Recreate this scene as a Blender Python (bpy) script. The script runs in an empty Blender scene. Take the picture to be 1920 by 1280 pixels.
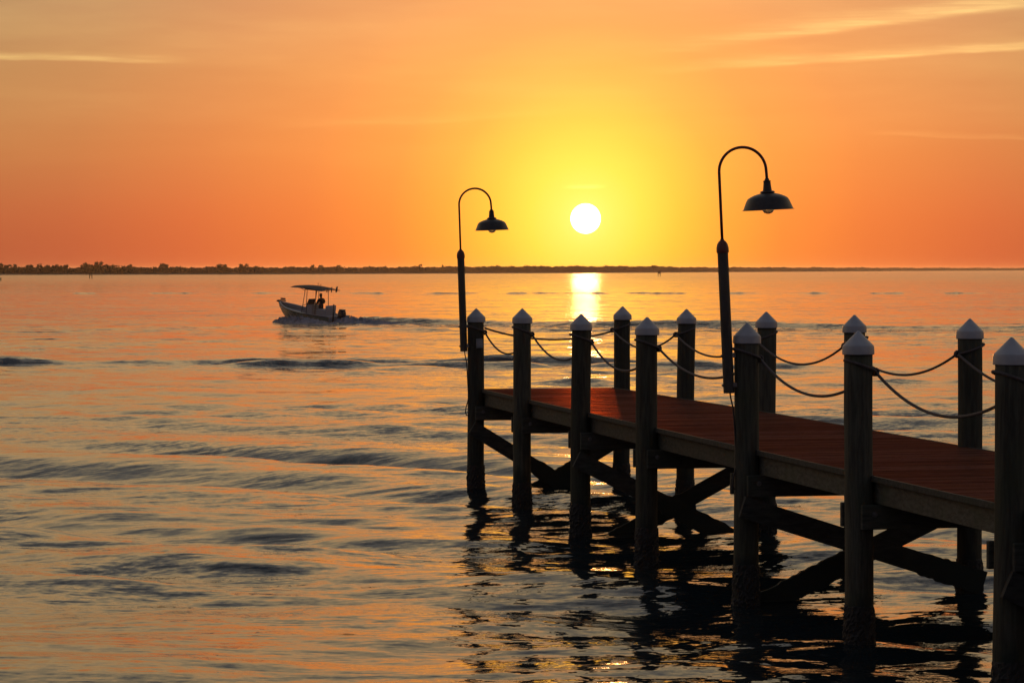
import bpy, math, random
import numpy as np
from mathutils import Vector, Matrix

random.seed(7)
rng = np.random.default_rng(11)
R = math.radians
SC = bpy.context.scene
COL = SC.collection

# ------------------------------------------------------------------ camera, sky, sun, exposure
CAM_H = 3.76
cd = bpy.data.cameras.new('camera')
cam = bpy.data.objects.new('camera', cd)
COL.objects.link(cam)
cam.location = (0, 0, CAM_H)
cam.rotation_euler = (R(90 - 1.552), 0, 0)
cd.sensor_width = 36
cd.lens = 93.75
cd.clip_start = 0.2
cd.clip_end = 40000
SC.camera = cam

SUN_EL, SUN_AZ = R(1.083), R(1.58)            # azimuth to the right of +Y
SUN = Vector((math.sin(SUN_AZ) * math.cos(SUN_EL), math.cos(SUN_AZ) * math.cos(SUN_EL), math.sin(SUN_EL)))


def lin(r, g, b):
    f = lambda c: (c / 255) / 12.92 if c / 255 <= 0.04045 else ((c / 255 + 0.055) / 1.055) ** 2.4
    return (f(r), f(g), f(b), 1)


class NT:
    """small helper round a node tree"""
    def __init__(s, tree):
        s.t = tree
        s.n = tree.nodes
        s.n.clear()

    def new(s, typ, **kw):
        n = s.n.new(typ)
        for k, v in kw.items():
            setattr(n, k, v)
        return n

    def put(s, sock, v):
        if hasattr(v, 'is_output') or isinstance(v, bpy.types.NodeSocket):
            s.t.links.new(v, sock)
        elif v is not None:
            sock.default_value = v

    def m(s, op, a, b=None, c=None, clamp=False):
        n = s.new('ShaderNodeMath', operation=op)
        n.use_clamp = clamp
        s.put(n.inputs[0], a)
        if b is not None:
            s.put(n.inputs[1], b)
        if c is not None:
            s.put(n.inputs[2], c)
        return n.outputs[0]

    def vm(s, op, a, b=None, out=0):
        n = s.new('ShaderNodeVectorMath', operation=op)
        s.put(n.inputs[0], a)
        if b is not None:
            s.put(n.inputs[1], b)
        return n.outputs['Value'] if out == 'v' else n.outputs[0]

    def ramp(s, fac, stops, interp='LINEAR'):
        n = s.new('ShaderNodeValToRGB')
        cr = n.color_ramp
        cr.interpolation = interp
        while len(cr.elements) > 1:
            cr.elements.remove(cr.elements[-1])
        cr.elements[0].position = stops[0][0]
        cr.elements[0].color = stops[0][1]
        for p, c in stops[1:]:
            e = cr.elements.new(p)
            e.color = c
        s.put(n.inputs[0], fac)
        return n.outputs[0]

    def mix(s, fac, a, b, blend='MIX'):
        n = s.new('ShaderNodeMix', data_type='RGBA', blend_type=blend)
        s.put(n.inputs[0], fac)
        s.put(n.inputs[6], a)
        s.put(n.inputs[7], b)
        return n.outputs[2]

    def rng(s, v, a, b, c=0.0, d=1.0, smooth=True):
        n = s.new('ShaderNodeMapRange', interpolation_type='SMOOTHSTEP' if smooth else 'LINEAR')
        s.put(n.inputs[0], v)
        for i, q in enumerate((a, b, c, d)):
            s.put(n.inputs[i + 1], q)
        return n.outputs[0]

    def noise(s, vec, scale, detail=3, rough=0.5, dist=0.0, out=0):
        n = s.new('ShaderNodeTexNoise')
        s.put(n.inputs['Vector'], vec)
        n.inputs['Scale'].default_value = scale
        n.inputs['Detail'].default_value = detail
        n.inputs['Roughness'].default_value = rough
        n.inputs['Distortion'].default_value = dist
        return n.outputs[out]

    def mapping(s, vec, scale=(1, 1, 1), loc=(0, 0, 0), rot=(0, 0, 0)):
        n = s.new('ShaderNodeMapping')
        s.put(n.inputs[0], vec)
        n.inputs['Location'].default_value = loc
        n.inputs['Rotation'].default_value = rot
        n.inputs['Scale'].default_value = scale
        return n.outputs[0]


world = bpy.data.worlds.new('World')
SC.world = world
world.use_nodes = True
w = NT(world.node_tree)
D = w.new('ShaderNodeTexCoord').outputs['Generated']
sep = w.new('ShaderNodeSeparateXYZ')
w.put(sep.inputs[0], D)
el = w.m('MULTIPLY', w.m('ARCSINE', sep.outputs[2]), 180 / math.pi)          # degrees above the horizon
az = w.m('MULTIPLY', w.m('ARCTAN2', sep.outputs[0], sep.outputs[1]), 180 / math.pi)
elf = w.m('DIVIDE', el, 90.0, clamp=True)
e_ = lambda d: d / 90.0
front = w.ramp(elf, [(0.0, lin(176, 86, 54)), (e_(1.2), lin(190, 104, 62)), (e_(2.6), lin(196, 127, 74)),
                     (e_(4.2), lin(193, 141, 88)), (e_(5.9), lin(187, 147, 102)), (e_(9), lin(224, 180, 124)),
                     (e_(13), lin(226, 188, 140)), (e_(19), lin(216, 190, 150)), (e_(28), lin(164, 157, 150)),
                     (e_(50), lin(90, 99, 118)), (1.0, lin(74, 88, 112))])
back = w.ramp(elf, [(0.0, lin(98, 84, 95)), (e_(8), lin(107, 95, 109)), (e_(25), lin(94, 97, 115)),
                    (e_(55), lin(80, 91, 113)), (1.0, lin(76, 90, 114))])
facing = w.vm('DOT_PRODUCT', D, (math.sin(SUN_AZ), math.cos(SUN_AZ), 0), 'v')
sky = w.mix(w.rng(facing, -0.7, 0.93), back, front)
cosang = w.vm('DOT_PRODUCT', D, tuple(SUN), 'v')
ang = w.m('MULTIPLY', w.m('ARCCOSINE', w.m('MINIMUM', cosang, 0.9999999)), 180 / math.pi)
glow = w.ramp(w.m('DIVIDE', ang, 14.0, clamp=True),
              [(0.0, (2.0, 0.92, 0.17, 1)), (0.6 / 14, (1.7, 0.80, 0.085, 1)), (1.2 / 14, (1.35, 0.69, 0.035, 1)),
               (2.0 / 14, (1.0, 0.49, 0.010, 1)), (3.0 / 14, (0.76, 0.29, 0.002, 1)), (4.2 / 14, (0.58, 0.165, 0, 1)),
               (6.0 / 14, (0.41, 0.088, 0, 1)), (8.5 / 14, (0.24, 0.035, 0, 1)), (11.0 / 14, (0.09, 0.010, 0, 1)), (1.0, (0, 0, 0, 1))])
sky = w.mix(1.0, sky, glow, 'ADD')
# thin cirrus streaks, laid out in azimuth / elevation of the real sky
cv = w.new('ShaderNodeCombineXYZ')
w.put(cv.inputs[0], az)
w.put(cv.inputs[1], el)
nz = w.noise(w.mapping(cv.outputs[0], (0.35, 2.2, 1)), 1.0, 4, 0.55)
warp = w.m('MULTIPLY', w.m('SUBTRACT', nz, 0.5), 0.28)
fine = w.rng(w.noise(w.mapping(cv.outputs[0], (0.5, 9.0, 1), rot=(0, 0, R(-4))), 1.0, 5, 0.6), 0.36, 0.68)


def streak(az0, el0, slope, width, a0, a1, a2, a3, amp):
    line = w.m('ADD', w.m('MULTIPLY', w.m('SUBTRACT', az, az0), slope), el0)
    t = w.m('DIVIDE', w.m('ADD', w.m('SUBTRACT', el, line), warp), width)
    t = w.m('ADD', w.m('MULTIPLY', w.m('MAXIMUM', t, 0.0), 0.85), w.m('MULTIPLY', w.m('MINIMUM', t, 0.0), 2.6))   # crisp lower edge
    g = w.m('EXPONENT', w.m('MULTIPLY', w.m('MULTIPLY', t, t), -1.0))
    g = w.m('MULTIPLY', g, w.rng(az, a0, a1))
    g = w.m('MULTIPLY', g, w.rng(az, a2, a3, 1.0, 0.0))
    return w.m('MULTIPLY', g, amp)


cl = streak(6.8, 4.42, 0.055, 0.13, 2.0, 8.5, 14, 20, 0.85)
for a in ((8.6, 5.30, 0.115, 0.22, 2.0, 9.0, 14, 19, 1.0), (-10, 4.42, -0.01, 0.10, -16, -12, -8.6, -6.5, 0.62),
          (-11, 5.75, 0.02, 0.10, -18, -13, -10, -7.5, 0.5), (-2.5, 3.15, 0.05, 0.10, -6, -3, -2, 3, 0.14),
          (1.55, 1.72, 0.0, 0.05, 1.0, 1.4, 1.7, 2.1, 0.8), (9.5, 2.8, -0.05, 0.06, 7, 9, 10.5, 12, 0.25),
          (26, 9, 0.08, 0.5, 12, 24, 34, 50, 0.5), (-30, 11, -0.05, 0.6, -55, -40, -24, -14, 0.5)):
    cl = w.m('ADD', cl, streak(*a))
cl = w.m('MULTIPLY', cl, w.m('ADD', w.m('MULTIPLY', fine, 0.5), 0.45))
veil = w.rng(w.noise(w.mapping(cv.outputs[0], (0.10, 0.75, 1), rot=(0, 0, R(-6))), 1.0, 5, 0.6), 0.35, 0.75)
veil = w.m('MULTIPLY', w.m('MULTIPLY', veil, w.rng(el, 0.8, 5.0)), 0.18)
cl = w.m('ADD', cl, w.m('MULTIPLY', veil, w.rng(el, 30.0, 70.0, 1.0, 0.3)))
cw = w.new('ShaderNodeVectorMath', operation='SCALE')
cw.inputs[0].default_value = (0.42, 0.36, 0.115)
w.put(cw.inputs['Scale'], cl)
sky = w.mix(1.0, sky, cw.outputs[0], 'ADD')
# the sun's own disc
disc = w.rng(ang, 0.270, 0.335, 1.0, 0.0)
sky = w.mix(disc, sky, (26, 22, 12, 1))
# below the horizon: dark sea colour
sky = w.mix(w.rng(el, -0.4, -0.05, 1.0, 0.0), sky, (0.10, 0.06, 0.045, 1))
bg = w.new('ShaderNodeBackground')
w.put(bg.inputs[0], sky)
bg.inputs[1].default_value = 1.0
wo = w.new('ShaderNodeOutputWorld')
w.put(wo.inputs[0], bg.outputs[0])

sl = bpy.data.lights.new('sun', 'SUN')
sl.energy = 0.9
sl.color = (1.0, 0.36, 0.085)
sl.angle = R(0.53)
so = bpy.data.objects.new('sun', sl)
COL.objects.link(so)
so.location = (60, 60, 60)
so.rotation_euler = SUN.to_track_quat('Z', 'Y').to_euler()

SC.view_settings.view_transform = 'Standard'
SC.view_settings.look = 'None'
SC.view_settings.exposure = 0
SC.view_settings.gamma = 1
SC.view_settings.use_curve_mapping = False
SC.render.engine = 'CYCLES'
SC.cycles.use_denoising = True
SC.cycles.sample_clamp_indirect = 1.5
SC.cycles.caustics_reflective = False
SC.cycles.caustics_refractive = False
SC.cycles.sample_clamp_direct = 12
SC.cycles.max_bounces = 5
SC.cycles.diffuse_bounces = 2
SC.cycles.glossy_bounces = 3
world.cycles.sampling_method = 'MANUAL'
world.cycles.sample_map_resolution = 1024
SC.cycles.volume_bounces = 0


# ------------------------------------------------------------------ object helpers
def link(name, me, mat=None, parent=None, smooth=False):
    o = bpy.data.objects.new(name, me)
    COL.objects.link(o)
    if mat and not me.materials:
        me.materials.append(mat)
    if parent:
        o.parent = parent
    if smooth:
        me.polygons.foreach_set('use_smooth', [True] * len(me.polygons))
    return o


def empty(name, loc=(0, 0, 0), rot=(0, 0, 0)):
    o = bpy.data.objects.new(name, None)
    COL.objects.link(o)
    o.location = loc
    o.rotation_euler = rot
    o.empty_display_size = 0.2
    return o


def tag(o, label=None, cat=None, group=None, kind=None):
    for k, v in (('label', label), ('category', cat), ('group', group), ('kind', kind)):
        if v:
            o[k] = v
    return o


class MB:
    """collects shapes into one mesh"""
    def __init__(s):
        s.v, s.f = [], []

    def add(s, vs, fs):
        b = len(s.v)
        s.v += [tuple(p) for p in vs]
        s.f += [tuple(i + b for i in q) for q in fs]
        return s

    def box(s, c, size, mat=None, bev=0.0):
        hx, hy, hz = (q / 2 for q in size)
        if bev <= 0:
            vs = [Vector((x, y, z)) for x in (-hx, hx) for y in (-hy, hy) for z in (-hz, hz)]
            fs = [(0, 1, 3, 2), (4, 6, 7, 5), (0, 4, 5, 1), (2, 3, 7, 6), (0, 2, 6, 4), (1, 5, 7, 3)]
        else:                                   # chamfered box: 24 corners, 26 faces
            b = min(bev, hx * .9, hy * .9, hz * .9)
            vs, idx = [], {}
            for sx in (-1, 1):
                for sy in (-1, 1):
                    for sz in (-1, 1):
                        for a in range(3):
                            p = [sx * (hx - b), sy * (hy - b), sz * (hz - b)]
                            p[a] = (sx * hx, sy * hy, sz * hz)[a]
                            idx[(sx, sy, sz, a)] = len(vs)
                            vs.append(Vector(p))
            fs = []
            for a in range(3):
                o1, o2 = [k for k in range(3) if k != a]
                for sg in (-1, 1):
                    q = []
                    for t1, t2 in ((-1, -1), (1, -1), (1, 1), (-1, 1)):
                        k = [0, 0, 0]
                        k[a], k[o1], k[o2] = sg, t1, t2
                        q.append(idx[(*k, a)])
                    flip = (sg > 0) == (a == 1)
                    fs.append(tuple(reversed(q)) if flip else tuple(q))
            for a in range(3):                   # edge strips along axis a
                o1, o2 = [k for k in range(3) if k != a]
                for t1 in (-1, 1):
                    for t2 in (-1, 1):
                        k0, k1 = [0, 0, 0], [0, 0, 0]
                        k0[a], k0[o1], k0[o2] = -1, t1, t2
                        k1[a], k1[o1], k1[o2] = 1, t1, t2
                        fs.append((idx[(*k0, o1)], idx[(*k1, o1)], idx[(*k1, o2)], idx[(*k0, o2)]))
            for sx in (-1, 1):
                for sy in (-1, 1):
                    for sz in (-1, 1):
                        fs.append(tuple(idx[(sx, sy, sz, a)] for a in range(3)))
        if mat is not None:
            vs = [mat @ p for p in vs]
        c = Vector(c)
        return s.add([p + c for p in vs], fs)

    def tube(s, pts, r, seg=8, cap=True):
        pts = [Vector(p) for p in pts]
        rr = r if isinstance(r, (list, tuple)) else [r] * len(pts)
        n = len(pts)
        vs, fs = [], []
        up = None
        for i, p in enumerate(pts):
            t = (pts[min(i + 1, n - 1)] - pts[max(i - 1, 0)]).normalized()
            if up is None:
                up = t.orthogonal().normalized()
            up = (up - t * up.dot(t))
            up = up.normalized() if up.length > 1e-6 else t.orthogonal().normalized()
            sd = t.cross(up)
            for k in range(seg):
                a = 2 * math.pi * k / seg
                vs.append(p + (up * math.cos(a) + sd * math.sin(a)) * rr[i])
        for i in range(n - 1):
            for k in range(seg):
                k2 = (k + 1) % seg
                fs.append((i * seg + k, i * seg + k2, (i + 1) * seg + k2, (i + 1) * seg + k))
        if cap:
            fs.append(tuple(range(seg))[::-1])
            fs.append(tuple((n - 1) * seg + k for k in range(seg)))
        return s.add(vs, fs)

    def lathe(s, prof, c=(0, 0, 0), seg=24, mat=None):
        """prof: list of (radius, z); radius 0 closes to a point"""
        vs, fs = [], []
        rows = []
        for r, z in prof:
            if r <= 1e-6:
                rows.append([len(vs)])
                vs.append(Vector((0, 0, z)))
            else:
                rows.append(list(range(len(vs), len(vs) + seg)))
                vs += [Vector((r * math.cos(2 * math.pi * k / seg), r * math.sin(2 * math.pi * k / seg), z)) for k in range(seg)]
        for a, b in zip(rows, rows[1:]):
            for k in range(seg):
                k2 = (k + 1) % seg
                if len(a) == 1 and len(b) == 1:
                    continue
                if len(a) == 1:
                    fs.append((a[0], b[k2], b[k]))
                elif len(b) == 1:
                    fs.append((a[k], a[k2], b[0]))
                else:
                    fs.append((a[k], a[k2], b[k2], b[k]))
        if mat is not None:
            vs = [mat @ p for p in vs]
        c = Vector(c)
        return s.add([p + c for p in vs], fs)

    def build(s, name, mat, parent=None, smooth=False):
        me = bpy.data.meshes.new(name)
        me.from_pydata(s.v, [], s.f)
        me.update()
        return link(name, me, mat, parent, smooth)


def sharp(o, deg=35):
    o.data.polygons.foreach_set('use_smooth', [True] * len(o.data.polygons))
    o.data.set_sharp_from_angle(angle=R(deg))
    return o


# ------------------------------------------------------------------ materials
def pmat(name, col, rough=0.6, metal=0.0, var=0.25, scale=6.0, stretch=(1, 1, 1), bump=0.0, bscale=30.0, spec=None, geo=False):
    m = bpy.data.materials.new(name)
    m.use_nodes = True
    t = NT(m.node_tree)
    co = t.new('ShaderNodeNewGeometry').outputs['Position'] if geo else t.new('ShaderNodeTexCoord').outputs['Object']
    info = t.new('ShaderNodeObjectInfo').outputs['Random']
    off = t.new('ShaderNodeCombineXYZ')
    t.put(off.inputs[0], t.m('MULTIPLY', info, 37.0))
    t.put(off.inputs[2], t.m('MULTIPLY', info, 11.0))
    v = t.vm('ADD', t.mapping(co, stretch), off.outputs[0])
    n = t.noise(v, scale, 5, 0.6)
    c = t.mix(t.rng(n, 0.3, 0.7), tuple(q * (1 - var) for q in col) + (1,), tuple(min(1, q * (1 + var)) for q in col) + (1,))
    b = t.new('ShaderNodeBsdfPrincipled')
    t.put(b.inputs['Base Color'], c)
    t.put(b.inputs['Roughness'], t.rng(n, 0.2, 0.8, max(0.02, rough - 0.08), min(1, rough + 0.08)))
    b.inputs['Metallic'].default_value = metal
    if spec is not None:
        b.inputs['Specular IOR Level'].default_value = spec
    if bump:
        bp = t.new('ShaderNodeBump')
        bp.inputs['Strength'].default_value = 1.0
        bp.inputs['Distance'].default_value = bump
        t.put(bp.inputs['Height'], t.noise(v, bscale, 4, 0.6))
        t.put(b.inputs['Normal'], bp.outputs[0])
    o = t.new('ShaderNodeOutputMaterial')
    t.put(o.inputs[0], b.outputs[0])
    m['bsdf'] = b.name
    return m


def timber_mat(name, dry, wet, stretch, tide=True, rough=0.85, spec=0.22, stain=None):
    """weathered timber: grain, knots, wet and weedy below the tide mark"""
    m = bpy.data.materials.new(name)
    m.use_nodes = True
    t = NT(m.node_tree)
    g = t.new('ShaderNodeNewGeometry')
    pos = g.outputs['Position']
    info = t.new('ShaderNodeObjectInfo').outputs['Random']
    off = t.new('ShaderNodeCombineXYZ')
    t.put(off.inputs[0], t.m('MULTIPLY', info, 23.0))
    t.put(off.inputs[1], t.m('MULTIPLY', info, 51.0))
    v = t.vm('ADD', t.mapping(pos, stretch), off.outputs[0])
    grain = t.noise(v, 9.0, 6, 0.65, 0.4)
    blot = t.noise(pos, 2.3, 4, 0.6)
    c = t.mix(t.rng(grain, 0.32, 0.68), tuple(q * 0.55 for q in dry) + (1,), tuple(q * 1.25 for q in dry) + (1,))
    c = t.mix(t.m('MULTIPLY', t.rng(blot, 0.45, 0.7), 0.45), c, (dry[0] * 0.75, dry[1] * 0.95, dry[2] * 0.7, 1))
    hue = t.m('ADD', t.m('MULTIPLY', info, 0.9 if stain else 0.5), 0.55 if stain else 0.75)
    hv = t.new('ShaderNodeHueSaturation')
    t.put(hv.inputs['Value'], hue)
    t.put(hv.inputs['Color'], c)
    c = hv.outputs[0]
    b = t.new('ShaderNodeBsdfPrincipled')
    b.inputs['Specular IOR Level'].default_value = spec
    r = t.rng(grain, 0.2, 0.8, rough - 0.1, rough + 0.1)
    if tide:
        sp = t.new('ShaderNodeSeparateXYZ')
        t.put(sp.inputs[0], pos)
        zz = t.m('ADD', sp.outputs[2], t.m('MULTIPLY', t.m('SUBTRACT', blot, 0.5), 0.5))
        k = t.rng(zz, 0.42, 0.66, 1.0, 0.0)
        c = t.mix(k, c, t.mix(grain, tuple(wet) + (1,), tuple(q * 2.2 for q in wet) + (1,)))
        r = t.m('SUBTRACT', r, t.m('MULTIPLY', k, 0.22))
    t.put(b.inputs['Base Color'], c)
    t.put(b.inputs['Roughness'], r)
    bp = t.new('ShaderNodeBump')
    bp.inputs['Distance'].default_value = 0.012
    bp.inputs['Strength'].default_value = 0.8
    t.put(bp.inputs['Height'], grain)
    t.put(b.inputs['Normal'], bp.outputs[0])
    o = t.new('ShaderNodeOutputMaterial')
    t.put(o.inputs[0], b.outputs[0])
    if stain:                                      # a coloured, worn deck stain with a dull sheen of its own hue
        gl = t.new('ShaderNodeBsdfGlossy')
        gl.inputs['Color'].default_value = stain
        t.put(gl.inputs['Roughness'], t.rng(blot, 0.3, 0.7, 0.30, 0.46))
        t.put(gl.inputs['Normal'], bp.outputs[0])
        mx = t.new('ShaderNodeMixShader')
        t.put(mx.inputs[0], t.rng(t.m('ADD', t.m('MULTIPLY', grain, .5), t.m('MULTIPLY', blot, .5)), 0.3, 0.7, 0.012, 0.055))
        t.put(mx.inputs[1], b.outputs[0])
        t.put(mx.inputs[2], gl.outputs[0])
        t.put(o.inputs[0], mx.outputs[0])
    return m


M = {}
M['pile'] = timber_mat('weathered_pile_timber', (0.056, 0.055, 0.040), (0.010, 0.015, 0.011), (3.0, 3.0, 0.25))
M['beam'] = timber_mat('grey_beam_timber', (0.070, 0.069, 0.054), (0.011, 0.015, 0.012), (0.4, 1.0, 3.0))
M['brace'] = timber_mat('dark_brace_timber', (0.05, 0.05, 0.042), (0.010, 0.014, 0.010), (0.5, 2.0, 2.0))
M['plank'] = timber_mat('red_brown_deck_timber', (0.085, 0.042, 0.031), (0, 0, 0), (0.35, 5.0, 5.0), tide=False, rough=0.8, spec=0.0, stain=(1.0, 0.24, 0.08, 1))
M['crust'] = pmat('barnacle_crust', (0.02, 0.019, 0.016), 0.8, var=0.5, scale=30, bump=0.01, bscale=60)
M['cap'] = pmat('white_plastic_cap', (0.31, 0.31, 0.315), 0.5, var=0.10, scale=9, bump=0.0008, bscale=40)
M['rope'] = pmat('weathered_rope', (0.075, 0.062, 0.058), 0.9, var=0.3, scale=40, bump=0.004, bscale=120)
M['lamp'] = pmat('dark_bronze_paint', (0.035, 0.028, 0.024), 0.45, 0.3, var=0.3, scale=12)
M['lpost'] = pmat('dark_lamp_post_paint', (0.045, 0.04, 0.033), 0.6, var=0.35, scale=14, stretch=(1, 1, .3))
M['neck'] = pmat('bloom_reddened_metal', (0.11, 0.018, 0.008), 0.45, var=0.3, scale=12)  # red bloom of the low sun put into the dark metal's base colour
M['bulb'] = pmat('frosted_bulb_glass', (0.62, 0.60, 0.50), 0.25, var=0.04)
M['steel'] = pmat('galvanised_steel', (0.18, 0.17, 0.16), 0.5, 0.8, var=0.3, scale=20)
M['cable'] = pmat('black_cable', (0.02, 0.02, 0.02), 0.6)
M['box'] = pmat('grey_box_plastic', (0.22, 0.22, 0.22), 0.5)
M['hull'] = pmat('pale_gelcoat', (0.17, 0.185, 0.135), 0.25, var=0.06, scale=2)
M['liner'] = pmat('white_gelcoat', (0.27, 0.28, 0.30), 0.4, var=0.06, scale=3)
M['dark'] = pmat('black_plastic', (0.025, 0.025, 0.028), 0.45)
M['canvas'] = pmat('dark_canvas', (0.025, 0.025, 0.03), 0.8)
M['alu'] = pmat('painted_tube', (0.12, 0.11, 0.11), 0.4, 0.5)
M['glass'] = pmat('smoked_screen', (0.10, 0.06, 0.05), 0.1)
M['cushion'] = pmat('grey_vinyl', (0.30, 0.31, 0.34), 0.55)
M['jacket'] = pmat('dark_jacket', (0.022, 0.02, 0.028), 0.9)
M['skin'] = pmat('skin', (0.32, 0.19, 0.13), 0.6)
M['foam'] = pmat('churned_foam', (0.20, 0.20, 0.225), 0.75, var=0.45, scale=3.0, bump=0.05, bscale=9)
M['bark'] = pmat('bark', (0.07, 0.055, 0.045), 0.9)
M['leaf'] = pmat('dark_foliage', (0.026, 0.018, 0.014), 0.9, var=0.4, scale=0.6)
M['land'] = pmat('sandy_shore', (0.06, 0.045, 0.035), 0.95, var=0.3, scale=0.05)

bb = M['bulb'].node_tree.nodes[M['bulb']['bsdf']]
bb.inputs['Transmission Weight'].default_value = 0.85
bb.inputs['IOR'].default_value = 1.15

# sea: dark water, mirror-like, small wind ripples as relief; churned water in the boat's wake
m = bpy.data.materials.new('sea_water')
m.use_nodes = True
t = NT(m.node_tree)
pos = t.new('ShaderNodeNewGeometry').outputs['Position']
wk = t.new('ShaderNodeAttribute', attribute_name='wake').outputs['Fac']
n1 = t.noise(t.mapping(pos, (0.55, 1.3, 1), rot=(0, 0, R(8))), 1.0, 3, 0.55, 0.3)
patch = t.rng(t.noise(t.mapping(pos, (0.03, 0.11, 1)), 1.0, 3, 0.6), 0.36, 0.66)
nw = t.noise(t.mapping(pos, (0.9, 1.4, 1)), 1.0, 5, 0.65, 0.8)
spz = t.new('ShaderNodeSeparateXYZ')
t.put(spz.inputs[0], pos)
off_ = t.rng(spz.outputs[1], 70.0, 190.0, 1.0, 1.5)     # open water outside the pier's lee is choppier
h = t.m('MULTIPLY', n1, 0.045)
h = t.m('ADD', h, t.m('MULTIPLY', t.m('MULTIPLY', nw, 0.30), wk))
gN = t.new('ShaderNodeNewGeometry').outputs['Normal']
far_ = t.rng(spz.outputs[1], 40.0, 170.0)
big = t.rng(t.noise(t.mapping(pos, (0.012, 0.085, 1), rot=(0, 0, R(3))), 1.0, 4, 0.62), 0.34, 0.70, 0.40, 1.0)


def slopes(scale, amp, fac, rot):
    c = t.noise(t.mapping(pos, scale, rot=(0, 0, rot)), 1.0, 3, 0.6, 0.0, 1)
    v = t.vm('MULTIPLY', t.vm('SUBTRACT', c, (0.5, 0.5, 0.5)), (amp * 0.7, amp, 0.0))
    n = t.new('ShaderNodeVectorMath', operation='SCALE')
    t.put(n.inputs[0], v)
    t.put(n.inputs['Scale'], fac)
    return n.outputs[0]


fb = t.m('MULTIPLY', far_, big)
sv = t.vm('ADD', slopes((0.30, 0.8, 1), 1.15, fb, R(5)), slopes((1.3, 2.8, 1), 1.0, fb, R(-9)))
near_ = t.m('ADD', t.m('MULTIPLY', patch, 0.75), 0.35)
sv = t.vm('ADD', sv, slopes((2.0, 4.4, 1), 0.42, near_, R(-14)))
sv = t.vm('ADD', sv, slopes((6.5, 11.0, 1), 0.42, near_, R(20)))
sv = t.vm('ADD', sv, slopes((0.9, 1.5, 1), 2.6, wk, R(12)))
NN = t.vm('NORMALIZE', t.vm('ADD', gN, sv))
bp = t.new('ShaderNodeBump')
bp.inputs['Strength'].default_value = 1.0
bp.inputs['Distance'].default_value = 1.0
t.put(bp.inputs['Normal'], NN)
t.put(bp.inputs['Height'], h)
b = t.new('ShaderNodeBsdfPrincipled')
fo = t.m('MULTIPLY', t.rng(nw, 0.50, 0.66), t.rng(wk, 0.25, 0.95))
t.put(b.inputs['Base Color'], t.mix(fo, (0.010, 0.016, 0.019, 1), (0.34, 0.34, 0.36, 1)))
t.put(b.inputs['Roughness'], t.m('ADD', t.rng(fo, 0, 1, 0.03, 0.6), t.rng(spz.outputs[1], 250.0, 1200.0, 0.0, 0.10)))
b.inputs['IOR'].default_value = 1.333
t.put(b.inputs['Normal'], bp.outputs[0])
o = t.new('ShaderNodeOutputMaterial')
t.put(o.inputs[0], b.outputs[0])
M['sea'] = m

# ------------------------------------------------------------------ the sea
BOAT = Vector((-14.1, 187.0, 0.0))
HEAD = Vector((-0.76, 0.65, 0)).normalized()


def rows():
    y, out = 9.0, []
    while y < 10600:
        out.append(y)
        k = 0.55 if y < 130 else (0.32 if y < 205 else 1.0)
        d = max(0.075, k * y * y / 18800)
        if 402 < y < 424:
            d = 0.55
        elif y < 402 < y + d:
            d = 402.1 - y
        y += d
    return np.array(out)


YR = rows()
S = np.concatenate([np.linspace(-0.62, -0.235, 34)[:-1], np.linspace(-0.235, 0.235, 300), np.linspace(0.235, 0.62, 34)[1:]])
XX = S[None, :] * (YR[:, None] + 14.0)
YY = np.repeat(YR[:, None], len(S), 1)
dY = np.gradient(YR)[:, None]
hz = np.zeros_like(XX)
# slow variation of wave strength in long, low patches
gp = 0.62 + 0.20 * np.sin(XX * 0.21 + 0.9 + 0.4 * np.sin(YY * 0.06)) + 0.30 * np.sin(YY * 0.19 + 0.35 * np.sin(XX * 0.16) + 1.0) \
    + 0.16 * np.sin(XX * 0.47 - YY * 0.31 + 2.0)
gp = np.clip(gp, 0.10, 1.35)
waves = []
for i in range(58):
    L = math.exp(random.uniform(math.log(0.34), math.log(6.5)))
    th = random.gauss(0, R(20)) + (R(10) if i % 2 else R(-8))
    sl_ = random.uniform(0.5, 1.0) * (0.0270 if L > 1.5 else 0.0185)
    waves.append((L, th, sl_, random.uniform(0, 6.28)))
for L, th, s_, ph in waves:
    k = 2 * math.pi / L
    att = np.clip((L / np.maximum(dY, 0.05) - 2.5) / 4.0, 0, 1)
    att = att * np.clip(1.25 - YY / 260.0, 0.0, 1)
    arg = k * (XX * math.sin(th) + YY * math.cos(th)) + ph + 0.55 * np.sin(XX * 0.33 + ph * 3) + 0.4 * np.sin(YY * 0.23 + ph)
    wv = np.sin(arg)
    if L > 1.3:
        wv = wv + 0.22 * np.cos(2 * arg)          # a little steeper crests
    hz += (s_ / k) * wv * att * (gp if L > 1.1 else (0.45 + 0.55 * gp))


# longer-crested swell, left by passing boats, strongest in the middle distance
env = np.exp(-((YY - 52) / 28) ** 2)
for L, deg, s_, ph in ((5.2, 36, .060, 0.4), (4.1, 31, .050, 2.2), (2.9, 40, .034, 4.0), (7.2, 24, .040, 1.1)):
    k = 2 * math.pi / L
    arg = k * (XX * math.sin(R(deg)) + YY * math.cos(R(deg))) + ph + 0.7 * np.sin(XX * 0.13 + ph) + 0.35 * np.sin(XX * 0.31 + YY * 0.1 + ph * 2)
    grp = np.clip(0.55 + 0.55 * np.sin(XX * 0.27 + YY * 0.13 + ph * 5) + 0.3 * np.sin(XX * 0.11 - YY * 0.21 + ph), 0, 1.2)
    hz += (2.1 * s_ / k) * (np.sin(arg) + 0.28 * np.cos(2 * arg)) * env * grp


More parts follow.
